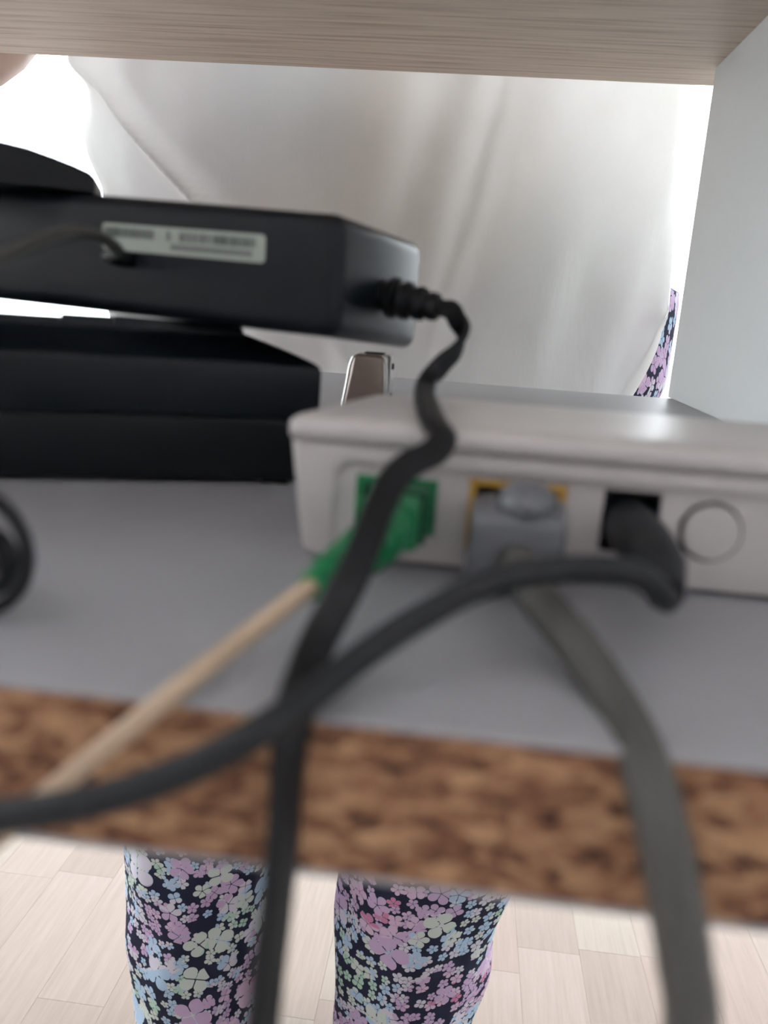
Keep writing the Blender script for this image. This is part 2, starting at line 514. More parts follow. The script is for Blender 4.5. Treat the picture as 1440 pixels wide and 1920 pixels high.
def loop_plan(f0, f1, b0_, b1_, y0, y1, r, n=5):
    """rounded trapezoid plan: front edge f0..f1 at y0, back edge b0..b1 at y1"""
    cs = [Vector((f0, y0)), Vector((f1, y0)), Vector((b1_, y1)), Vector((b0_, y1))]
    out = []
    for i in range(4):
        p, a, b = cs[i], cs[i - 1], cs[(i + 1) % 4]
        da, db = (a - p).normalized(), (b - p).normalized()
        rr = r[i]
        for k in range(n + 1):
            t = k / n
            q0, q1 = p + da * rr, p + db * rr
            out.append(q0 * (1 - t) ** 2 + p * 2 * t * (1 - t) + q1 * t * t)
    return out

def loft_plans(levels):
    b = bmesh.new()
    rings = [[b.verts.new((q.x, q.y, z)) for q in pl] for z, pl in levels]
    m = len(rings[0])
    for i in range(len(rings) - 1):
        for j in range(m):
            k = (j + 1) % m
            b.faces.new((rings[i][j], rings[i][k], rings[i + 1][k], rings[i + 1][j]))
    b.faces.new(rings[0][::-1]); b.faces.new(rings[-1])
    bmesh.ops.recalc_face_normals(b, faces=b.faces[:])
    return b

def plan(inset, y0, drop=0.0):
    return loop_plan(-28.6 + inset, 80 - inset, -19.2 + inset, 70 - inset, y0 + inset * 0.6, 182 - inset, (2.5, 2.5, 5, 5))

RX0, RZ1 = -20.4, -24.4     # left and top limits of the port recess
bbm = loft_plans([(MB, plan(3.2, 134.8)), (MB + 1.0, plan(2.5, 134.8)), (-22.6, plan(0.4, 134.9)), (-22.0, plan(0.4, 135.0))])
finish(bbm)
base = link('base', mesh_of(bbm), MT['white'], modem)

def cut(target, cutter_bm):
    me = mesh_of(cutter_bm)
    c = bpy.data.objects.new('cutter', me); COL.objects.link(c)
    md = target.modifiers.new('b', 'BOOLEAN'); md.object = c; md.operation = 'DIFFERENCE'; md.solver = 'EXACT'
    dg = bpy.context.evaluated_depsgraph_get()
    new = bpy.data.meshes.new_from_object(target.evaluated_get(dg))
    old = target.data
    target.modifiers.clear(); target.data = new
    bpy.data.objects.remove(c); bpy.data.meshes.remove(me); bpy.data.meshes.remove(old)

def prism_y(pts, y0, y1):
    b = bmesh.new()
    A = [b.verts.new((p[0], y0, p[1])) for p in pts]
    B = [b.verts.new((p[0], y1, p[1])) for p in pts]
    b.faces.new(A); b.faces.new(B[::-1])
    for i in range(len(pts)):
        j = (i + 1) % len(pts)
        b.faces.new((A[i], B[i], B[j], A[j]))
    finish(b)
    return b
# shallow recess with a rounded upper corner round the sockets
rec = [(RX0, MB - 3), (74, MB - 3), (74, RZ1)]
for k in range(7):
    a = math.pi / 2 + k / 6 * math.pi / 2
    rec.append((RX0 + 3 + 3 * math.cos(a), RZ1 - 3 + 3 * math.sin(a)))
cut(base, prism_y(rec, 128, 136.6))
cut(base, box_bm(-16.9, -3.4, 130, 152, -36.4, -26.9))
cut(base, box_bm(1.6, 17.4, 130, 152, -38.0, -25.9))
cut(base, box_bm(23.2, 32.3, 130, 150, -36.0, -25.8))
BX, BZ = 40.4, -31.4
cut(base, prism_y([(BX + 5.05 * math.cos(2 * math.pi * k / 40), BZ + 5.05 * math.sin(2 * math.pi * k / 40)) for k in range(40)], 130, 148))
shade(base.data, 35)

lbm = loft_plans([(-21.8, plan(0.9, 135.0)), (-21.5, plan(0.2, 134.6)), (-21.0, plan(0.0, 134.3)), (-19.3, plan(0.0, 134.2)), (-18.5, plan(0.35, 134.5)), (-17.95, plan(1.2, 135.2)), (-17.65, plan(2.6, 136.4)), (-17.4, plan(6, 138.5))])
finish(lbm)
link('lid', mesh_of(lbm), MT['white'], modem, 50)
for fx, fy in ((-16, 142), (62, 142), (-10, 172), (58, 172)):
    link('foot', mesh_of(box_bm(fx - 3, fx + 3, fy - 3, fy + 3, TS, MB + 0.3, 0.2, 1)), MT['rubber'], modem)

def socket(name, x0, x1, z0, z1, y0, depth, wall, m, m_in, parent):
    b = bmesh.new()
    for a in ((x0, x1, z1 - wall, z1), (x0, x1, z0, z0 + wall), (x0, x0 + wall, z0 + wall, z1 - wall), (x1 - wall, x1, z0 + wall, z1 - wall)):
        box_bm(a[0], a[1], y0, y0 + depth, a[2], a[3], 0.12, 1, bm=b)
    o = link(name, mesh_of(b), m, parent)
    link('socket_back', mesh_of(box_bm(x0 + 0.1, x1 - 0.1, y0 + depth - 0.6, y0 + depth, z0 + 0.1, z1 - 0.1)), m_in, o)
    return o
socket('optical_port', -16.8, -3.5, -36.3, -27.0, 136.2, 14, 1.3, MT['green'], MT['dgreen'], modem)
socket('network_port', 1.7, 17.3, -37.9, -26.0, 136.4, 14, 1.1, MT['yellow'], MT['black'], modem)
pj = socket('power_port', 23.3, 32.2, -35.9, -25.9, 136.4, 12, 0.7, MT['black'], MT['black'], modem)
bt = bmesh.new()
bmesh.ops.create_cone(bt, cap_ends=True, segments=40, radius1=4.5, radius2=4.5, depth=4.2)
bmesh.ops.bevel(bt, geom=[e for e in bt.edges if len(e.link_faces) == 2 and e.calc_face_angle(0) > 1], offset=0.35, segments=2, affect='EDGES')
finish(bt, Matrix.Translation((BX + 0.3, 138.4, BZ - 0.18)) @ Matrix.Rotation(math.pi / 2, 4, 'X'))
pbtn = link('power_button', mesh_of(bt), MT['white'], modem, 40)
gk = bmesh.new()
ga = [[gk.verts.new((BX + r_ * math.cos(2 * math.pi * k / 40), y_, BZ + r_ * math.sin(2 * math.pi * k / 40))) for k in range(40)] for r_, y_ in ((5.0, 137.2), (5.0, 140.5), (3.6, 140.5), (3.6, 141.2), (5.04, 141.2), (5.04, 137.2))]
for q in range(6):
    for k in range(40):
        gk.faces.new((ga[q][k], ga[q][(k + 1) % 40], ga[(q + 1) % 6][(k + 1) % 40], ga[(q + 1) % 6][k]))
finish(gk)
link('gap_shade', mesh_of(gk), MT['rubber'], pbtn, 40)  # black ring standing in for the shade in the gap round the button

# ------------------------------------------------------------------ fibre patch cable
fib = empty('fibre_cable', W(-9.5, 120, -36), 'beige fibre cable with green connector plugged into the modem', 'cable')
fh = bmesh.new()
box_bm(-14.4, -5.6, 122, 148, -35.2, -28.0, 0.6, 2, bm=fh)
link('connector', mesh_of(fh), MT['green'], fib)
fh = bmesh.new()
box_bm(-13.2, -4.6, 128.5, 134.0, -36.0, -27.4, 0.5, 1, bm=fh)
link('grip_collar', mesh_of(fh), MT['dgreen'], fib)
boot = [W(-10.0, 124, -31.7), W(-10.6, 118, -32.0), W(-12.2, 112, -32.7), W(-14.4, 106, -33.4), W(-17.2, 99.5, -34.4)]
bp_ = catmull(boot, 6)
link('boot', mesh_of(sweep(bp_, circ(0.0036, 16), [lerp_list([1.15, 1.05, 0.92, 0.72, 0.52], i / (len(bp_) - 1)) for i in range(len(bp_))])), MT['green'], fib, 50)
for i in (8, 11, 14, 17, 20):
    t = (bp_[i + 1] - bp_[i - 1]).normalized()
    link('boot_ring', mesh_of(sweep([bp_[i] - t * 0.0006, bp_[i] + t * 0.0006], circ(0.0036 * lerp_list([1.15, 1.05, 0.92, 0.72, 0.52], i / (len(bp_) - 1)) + 0.00035, 16))), MT['green'], fib, 50)
fpath = [boot[-2], boot[-1], at(470, 1187, 92), at(345, 1284, 81.5), at(225, 1380, 77.5), at(110, 1472, 76), at(0, 1565, 74.5), at(-150, 1690, 72), W(-78, 70, -160), W(-85, 60, -480), W(-110, 70, -770), W(-160, 95, Z0 + 1.3), W(-320, 150, Z0 + 1.3)]
tube('jacket', fpath, 0.0012, MT['beige'], fib)

# ------------------------------------------------------------------ grey network cable
net = empty('network_cable', W(9.5, 120, -38), 'thick grey network cable plugged into the yellow modem port', 'cable')
link('plug', mesh_of(box_bm(3.6, 15.4, 126, 148, -36.6, -28.4, 0.5, 1)), MT['gplug'], net)
# moulded hood: boxy body tapering to the cable, with a round latch cover on top
hood = hexa_bm([(1.6, 122, -39.2), (16.8, 122, -38.6), (17.4, 133.5, -37.6), (1.9, 133.5, -37.9), (2.6, 121, -28.6), (15.8, 121, -28.3), (17.0, 133.5, -27.3), (2.4, 133.5, -27.4)], 1.3, 3)
link('hood', mesh_of(hood), MT['gplug'], net, 50)
lt = bmesh.new()
bmesh.ops.create_uvsphere(lt, u_segments=20, v_segments=12, radius=1.0)
finish(lt, Matrix.Translation((10.3, 126.5, -27.0)) @ Matrix.Diagonal((4.5, 6.0, 3.3, 1)))
link('latch_cover', mesh_of(lt), MT['gplug'], net, 180)
npath = [W(9.4, 128, -34.5), W(9.3, 121, -35.0), at(985, 1075, 112), at(1015, 1130, 105), at(1085, 1215, 98), at(1165, 1340, 89), at(1208, 1435, 81), at(1237, 1540, 76), at(1262, 1660, 74), at(1283, 1800, 73), at(1296, 1930, 72), W(24, 68, -140), W(18, 66, -450), W(20, 70, -760), W(40, 90, Z0 + 2.6), W(180, 130, Z0 + 2.6)]
path = catmull(npath, 9)
link('jacket', mesh_of(sweep(path, circ(0.0027, 16), [1.25 if i < 9 else (1.0) for i in range(len(path))])), MT['gcable'], net, 60)

# ------------------------------------------------------------------ black power lead of the modem
pwr = empty('power_cable', W(28, 120, -36), 'charcoal power lead arcing from the black modem socket', 'cable')
pb = [W(27.6, 146, -31.2), W(27.7, 134, -31.4), W(28.2, 126, -31.8), W(28.6, 118, -32.6), W(28.3, 110.5, -34.4)]
link('plug', mesh_of(sweep(catmull(pb, 6), circ(0.0041, 18), [lerp_list([0.95, 1.0, 1.02, 0.95, 0.62], i / 24) for i in range(25)])), MT['dcable'], pwr, 60)
ppath = [pb[-2] + Vector((0, 0, -0.0004)), W(28.4, 109.5, -34.8), at(1225, 1098, 104), at(1175, 1072, 101.5), at(1100, 1066, 100.5), at(1010, 1072, 99), at(905, 1098, 96), at(790, 1157, 92), at(690, 1222, 87.5), at(590, 1300, 80), at(500, 1362, 74), at(400, 1420, 71.5), at(270, 1474, 69.5), at(130, 1512, 68), at(0, 1532, 67.5), at(-160, 1560, 66), W(-70, 60, -80), W(-90, 50, -260), W(-80, 52, -600), W(-100, 65, -780), W(-150, 90, Z0 + 2), W(-300, 120, Z0 + 2)]
path = catmull(ppath, 9)
link('jacket', mesh_of(sweep(path, circ(0.0017, 14), None)), MT['dcable'], pwr, 60)

# ------------------------------------------------------------------ black box under the adapter
sd = Vector((0.937, 0.35, 0)).normalized()
nd = Vector((-sd.y, sd.x, 0))
B0 = Vector((-97.3, 169.4, TS))
def D(s, w, z): return B0 + sd * s + nd * w + Vector((0, 0, z - TS))
media = empty('set_top_box', W(*D(10, 30, TS)), 'low black box with sloping lid beside the modem, under the power adapter', 'set-top box')
link('base', mesh_of(hexa_bm([D(-75, 1.2, TS + 1), D(67.3, 1.2, TS + 1), D(67.3, 62, TS + 1), D(-75, 62, TS + 1), D(-75, 0.4, -26.6), D(68.2, 0.4, -26.6), D(68.2, 62, -26.6), D(-75, 62, -26.6)], 1.0, 3)), MT['black'], media, 50)
# lid: upright rim, then a sloping roof up to a flat top
def lid_loops():
    lv = []
    for z, i in ((-26.3, 0.7), (-25.9, 0.1), (-15.6, 0.0), (-14.2, 0.6), (-13.4, 2.2), (-9.2, 15.0), (-8.8, 17.5)):
        lv.append([D(-75 + i, i * 0.62, z), D(68.6 - i, i * 0.62, z), D(68.6 - i, 62 - i * 0.62, z), D(-75 + i, 62 - i * 0.62, z)])
    return lv
b = bmesh.new()
rings = [[b.verts.new(q) for q in lp] for lp in lid_loops()]
for i in range(len(rings) - 1):
    for j in range(4):
        b.faces.new((rings[i][j], rings[i][(j + 1) % 4], rings[i + 1][(j + 1) % 4], rings[i + 1][j]))
b.faces.new(rings[0][::-1]); b.faces.new(rings[-1])
bmesh.ops.recalc_face_normals(b, faces=b.faces[:])
vert_e = [e for e in b.edges if abs((e.verts[0].co - e.verts[1].co).z) > 0.2]
bmesh.ops.bevel(b, geom=vert_e, offset=1.6, segments=4, affect='EDGES')
finish(b)
link('lid', mesh_of(b), MT['gloss'], media, 40)
link('riser', mesh_of(hexa_bm([D(22, 11.5, -10.5), D(52.5, 12.5, -11.5), D(52.5, 48, -12), D(22, 48, -11), D(22.6, 12, -5.9), D(51.5, 13, -6.6), D(51.5, 47, -9.3), D(22.6, 47, -7.2)], 0.8, 3)), MT['gloss'], media, 50)
link('riser', mesh_of(hexa_bm([D(11, 13, -10), D(23, 13, -10), D(23, 47, -9.5), D(11, 47, -9.5), D(11.6, 13.5, -6.2), D(23, 13.5, -6.2), D(23, 46, -7.7), D(11.6, 46, -7.7)], 0.4, 2)), MT['gloss'], media, 50)
link('riser', mesh_of(hexa_bm([D(-58, 13, -10), D(11.2, 13, -10), D(11.2, 47, -9.5), D(-58, 47, -9.5), D(-57, 13.5, -6.9), D(11.2, 13.5, -6.9), D(11.2, 46, -8.1), D(-57, 46, -8.1)], 0.4, 2)), MT['gloss'], media, 50)
for s, w in ((-70, 6), (60, 6), (-70, 56), (60, 56)):
    c = D(s, w, TS)
    link('foot', mesh_of(box_bm(c.x - 3, c.x + 3, c.y - 3, c.y + 3, TS, TS + 1.2)), MT['rubber'], media)

# ------------------------------------------------------------------ power adapter with its label and flat lead
YA = math.radians(15)
ea = Vector((math.cos(YA), -math.sin(YA), 0))      # along the brick towards its cable end
na = Vector((math.sin(YA), math.cos(YA), 0))       # away from the lens
A0 = Vector((-28.0, 178.0, 0))
def A(t, w, z): return A0 - ea * t + na * w + Vector((0, 0, z))
adapter = empty('power_adapter', W(*A(50, 25, -5)), 'black power adapter brick with barcode label and flat lead', 'power adapter')
def bot(t): return -7.0 + 0.0245 * t
def topz(t): return 17.6 + 0.043 * t
TL = 112
def slab(za, zb, grow=0.0):
    return hexa_bm([A(TL, -grow, za(TL)), A(-grow, -grow, za(0)), A(-grow, 52 + grow, za(0) - 3.4), A(TL, 52 + grow, za(TL) + 0.6),
                    A(TL, -grow, zb(TL)), A(-grow, -grow, zb(0)), A(-grow, 52 + grow, zb(0) - 1.2), A(TL, 52 + grow, zb(TL) - 1.2)], 3.2, 5)
case = link('case', mesh_of(slab(bot, topz)), MT['gloss'], adapter, 60)
# moulding seam round the brick
seam = bmesh.new()
for (p, q) in (((3.5, -0.12), (TL - 3.5, -0.12)),):
    a_, b_ = A(p[0], p[1], bot(p[0]) + 7.2), A(q[0], q[1], bot(q[0]) + 7.2)
    hx = hexa_bm([b_ + Vector((0, 0, -0.25)), a_ + Vector((0, 0, -0.25)), a_ + na * 0.6 + Vector((0, 0, -0.25)), b_ + na * 0.6 + Vector((0, 0, -0.25)),
                  b_ + Vector((0, 0, 0.25)), a_ + Vector((0, 0, 0.25)), a_ + na * 0.6 + Vector((0, 0, 0.25)), b_ + na * 0.6 + Vector((0, 0, 0.25))])
    me = mesh_of(hx); seam.from_mesh(me); bpy.data.meshes.remove(me)
link('seam', mesh_of(seam), MT['black'], adapter)
def on_front(px, py, off):
    """point of the brick's long face seen at a pixel, raised by off mm"""
    d = fw + rt * ((px - 720) / F_PX) - up * ((py - 960) / F_PX)
    k = (na.dot(A0) - off) / na.dot(d)
    P = d * k
    return -(P - A0).dot(ea), P.z
l0, l1 = on_front(192, 442, 0.1), on_front(497, 467, 0.1)
LT0, LT1 = l1[0], l0[0]          # label runs LT0 (right end) .. LT1 (left end) along the brick
LZ0, LZ1 = l1[1], l0[1]
LH = 5.7
def lab(t, v, off):               # v 0 bottom .. 1 top
    zc = LZ0 + (LZ1 - LZ0) * (t - LT0) / (LT1 - LT0)
    return W(*A(t, -off, zc + (v - 0.5) * LH))
b = bmesh.new()
cor = []
rr = 0.9
for (ct, cv, a0) in ((LT0, 0, 0), (LT0, 1, 1), (LT1, 1, 2), (LT1, 0, 3)):
    for k in range(5):
        t_ = k / 4 * math.pi / 2
        s_, c_ = math.sin(t_), math.cos(t_)
        rt_, rv_ = rr, rr / LH
        if a0 == 0: cor.append((LT0 + rt_ * (1 - s_), rv_ * (1 - c_)))
        if a0 == 1: cor.append((LT0 + rt_ * (1 - c_), 1 - rv_ * (1 - s_)))
        if a0 == 2: cor.append((LT1 - rt_ * (1 - s_), 1 - rv_ * (1 - c_)))
        if a0 == 3: cor.append((LT1 - rt_ * (1 - c_), rv_ * (1 - s_)))
fa = [b.verts.new(lab(t, v, 0.12)) for t, v in cor]
fb = [b.verts.new(lab(t, v, -0.1)) for t, v in cor]
b.faces.new(fa); b.faces.new(fb[::-1])
for i in range(len(fa)):
    j = (i + 1) % len(fa)
    b.faces.new((fa[i], fb[i], fb[j], fa[j]))
label = link('label_sticker', mesh_of(b), MT['label'], adapter)
label['label'] = 'pale label with barcode'
def strips(spans, v0, v1):
    b = bmesh.new()
    for t0, t1 in spans:
        b.faces.new([b.verts.new(lab(t, v, 0.16)) for t, v in ((t0, v0), (t1, v0), (t1, v1), (t0, v1))])
    return b
rb = random.Random(11)
sp = []
Ltot = LT1 - LT0
t = 0.055
while t < 0.985:
    w_ = rb.choice((0.004, 0.006, 0.009))
    if not (0.50 < t < 0.565) and not (0.585 < t < 0.66):
        sp.append((LT0 + t * Ltot, LT0 + (t + w_) * Ltot))
    t += w_ + rb.choice((0.003, 0.004, 0.007))
link('barcode', mesh_of(strips(sp, 0.50, 0.86)), MT['ink'], label)
sp = []
t = 0.075
while t < 0.56:
    sp.append((LT0 + t * Ltot, LT0 + (t + 0.008) * Ltot))
    t += 0.0145
link('small_print', mesh_of(strips(sp, 0.17, 0.40)), MT['ink'], label)

# ribbed strain relief at the cable end
sr0 = A(0, 25, 2.4)
sdir = (ea + Vector((0, 0, -0.13))).normalized()
prof = [(-1.0, 3.6), (0.6, 3.6), (0.8, 3.0), (1.6, 3.0), (2.0, 4.6), (3.6, 4.8), (4.2, 3.7), (5.0, 3.7), (5.4, 4.4), (7.0, 4.3), (7.5, 3.4), (8.3, 3.4), (8.7, 3.9), (10.4, 3.7), (10.9, 3.0), (11.6, 3.0), (12.0, 3.3), (13.6, 3.0), (14.2, 2.2)]
srp = [W(*(sr0 + sdir * a)) for a, r_ in prof]
link('strain_relief', mesh_of(sweep(srp, circ(0.001, 18), [r_ for a, r_ in prof], ref=Vector((0, 0, 1)))), MT['rubber'], adapter, 35)
tip = W(*(sr0 + sdir * 13.5))
fl = [(tip, 0.6), (W(*(sr0 + sdir * 17)), 0.6), (at(857, 600, 196), 0.7), (at(869, 622, 193), 1.1), (at(858, 655, 190), 1.7), (at(830, 682, 187), 2.3), (at(807, 708, 184), 2.9), (at(797, 738, 167), 3.14),
      (at(804, 768, 146), 3.14), (at(816, 797, 132), 3.14), (at(830, 822, 127), 3.1), (at(815, 846, 124), 2.8), (at(772, 868, 120.5), 2.7), (at(738, 900, 116), 2.85), (at(712, 950, 110.5), 3.0), (at(690, 1010, 104), 3.1),
      (at(655, 1090, 98), 3.14), (at(605, 1185, 93), 3.1), (at(572, 1265, 86.5), 2.9), (at(553, 1335, 80), 2.6), (at(543, 1400, 78.0), 2.3), (at(537, 1480, 77.2), 2.1), (at(530, 1580, 76.8), 2.1), (at(518, 1700, 76.5), 2.1), (at(503, 1820, 76.2), 2.2),
      (at(490, 1940, 76), 2.2), (W(-26, 74, -160), 2.2), (W(-40, 70, -450), 2.2), (W(-60, 72, -770), 2.2), (W(-100, 95, Z0 + 1.4), 3.1), (W(-260, 140, Z0 + 1.4), 3.1)]
NF = 8
fpath = catmull([p for p, a in fl], NF)
ang = [lerp_list([a for p, a in fl], i / (len(fpath) - 1)) for i in range(len(fpath))]
link('flat_lead', mesh_of(sweep(fpath, stadium(0.0045, 0.0019), None, ang, ref=Vector((1, 0, 0)), fixed=True)), MT['rubber'], adapter, 50)

# ------------------------------------------------------------------ rounded black block on top of the adapter
dome = empty('plug_block', W(*A(95, 22, 22)), 'black block with domed top resting on the power adapter', 'plug block')
pts_px = [(178, 372), (178, 332), (168, 322), (140, 309), (100, 293), (50, 275), (0, 263), (-60, 256), (-130, 262), (-190, 280), (-230, 310), (-240, 380)]
c0 = A(62, 4, 0)
ring = []
for px, py in pts_px:
    d_ = fw + rt * ((px - 720) / F_PX) - up * ((py - 960) / F_PX)
    ring.append(d_ * (nd.dot(c0) / nd.dot(d_)))
zb = 20.6
ring[0] = Vector((ring[1].x, ring[1].y, zb)); ring[-1] = Vector((ring[-2].x, ring[-2].y, zb))
def dome_bm(grow, w0, w1, bev):
    b = bmesh.new()
    cz = Vector((ring[6].x, ring[6].y, zb))
    pts = [cz + (p - cz) * grow for p in ring]
    fa = [b.verts.new(p + nd * w0) for p in pts]
    fb = [b.verts.new(p + nd * w1) for p in pts]
    b.faces.new(fa); b.faces.new(fb[::-1])
    for i in range(len(fa)):
        j = (i + 1) % len(fa)
        b.faces.new((fa[i], fb[i], fb[j], fa[j]))
    bmesh.ops.recalc_face_normals(b, faces=b.faces[:])
    fe = [e for e in b.edges if len(e.link_faces) == 2 and e.calc_face_angle(0) > 1.0]
    bmesh.ops.bevel(b, geom=fe, offset=bev, segments=3, affect='EDGES')
    finish(b)
    return b
link('shell', mesh_of(dome_bm(1.0, 0, 30, 0.35)), MT['gloss'], dome, 45)
link('face_plate', mesh_of(dome_bm(0.93, -0.5, 1, 0.3)), MT['black'], dome, 45)

# ------------------------------------------------------------------ thin grey lead hanging across the adapter
thin = empty('thin_lead', at(60, 470, 135), 'thin dark grey lead arching across the left end of the adapter label', 'cable')
tq, tz = on_front(238, 486, 0)
tend = W(*A(tq, 0.2, tz))
tout = W(*A(tq, -7, tz))
tp = [W(-160, 120, TS + 1.2), at(-330, 700, 118), at(-180, 560, 118), at(-60, 505, 122), at(40, 466, 128), at(105, 442, 138), at(155, 436, 152), at(195, 448, 164), at(222, 470, 172), tout, tend]
tube('jacket', tp[:-1], 0.00115, MT['tcable'], thin)
link('plug', mesh_of(sweep([tend, tend.lerp(tout, 0.4), tend.lerp(tout, 0.6), tout], circ(0.0019, 14), [1, 1, 0.85, 0.7])), MT['black'], thin, 40)

# ------------------------------------------------------------------ coiled black cable at the shelf's left
coil = empty('coiled_cable', W(-61, 98, TS), 'small coil of black cable standing on the shelf near its raw rear edge', 'cable')
cp = []
for k in range(0, 62):
    a = -math.pi / 2 + k / 24 * 2 * math.pi
    R = 7.6 - 3.7 * sm(12, 22, k)
    cp.append(W(-59.2 + R * 0.92 * math.cos(a), 96 + k * 0.055, TS + 1.3 + 7.6 + R * math.sin(a) - (7.6 - R) * 0.5))
cp.append(W(-62, 108, TS + 1.4)); cp.append(W(-75, 112, TS + 1.3)); cp.append(W(-130, 120, TS + 1.3)); cp.append(W(-200, 140, TS + 1.3))
cp.insert(0, W(-68, 93, TS + 1.3)); cp.insert(0, W(-90, 88, TS + 1.3)); cp.insert(0, W(-170, 95, TS + 1.3))
tube('jacket', cp, 0.00095, MT['rubber'], coil, 4)

# ------------------------------------------------------------------ small metal fitting behind the modem
clip = empty('metal_clasp', W(-41, 350, TS), 'small upright brown clasp with bright steel rims behind the modem', 'clasp')
CY = 346
def trap(x0b, x1b, x0t, x1t, y0, y1, z0, z1, bev):
    return hexa_bm([(x0b, y0, z0), (x1b, y0, z0), (x1b, y1, z0), (x0b, y1, z0), (x0t, y0, z1), (x1t, y0, z1), (x1t, y1, z1), (x0t, y1, z1)], bev, 3)
link('plate', mesh_of(trap(-50.2, -33.6, -46.8, -35.0, CY, CY + 5, TS, -19.6, 1.2)), MT['brown'], clip, 50)
for side in (0, 1):
    if side == 0:
        pp = [W(-50.6, CY - 0.4, TS + 0.6), W(-49.0, CY - 0.4, -31), W(-47.9, CY - 0.4, -23), W(-46.6, CY - 0.4, -20.0), W(-45.4, CY - 0.4, -19.3)]
    else:
        pp = [W(-33.0, CY - 0.4, TS + 0.6), W(-33.0, CY - 0.4, -31), W(-33.5, CY - 0.4, -23), W(-34.4, CY - 0.4, -20.2), W(-35.6, CY - 0.4, -19.3)]
    tube('rim', pp, 0.00055, MT['steel'], clip, 5)
link('side_cheek', mesh_of(box_bm(-33.2, -31.4, CY + 0.6, CY + 14, TS, -19.4, 0.5, 2)), MT['steel'], clip)
link('top_cap', mesh_of(box_bm(-46.0, -32.0, CY, CY + 14, -19.5, -18.9, 0.25, 1)), MT['steel'], clip)
link('spring_tab', mesh_of(box_bm(-42.8, -34.8, CY + 1, CY + 8, -19.0, -18.2, 0.2, 1)), MT['black'], clip)
for z in (-23.5, -35.5):
    rv = bmesh.new()
    bmesh.ops.create_cone(rv, cap_ends=True, segments=14, radius1=1.4, radius2=1.2, depth=0.8)
    finish(rv, Matrix.Translation((-31.2, CY + 6, z)) @ Matrix.Rotation(math.pi / 2, 4, 'Y'))
    link('rivet', mesh_of(rv), MT['black'], clip)

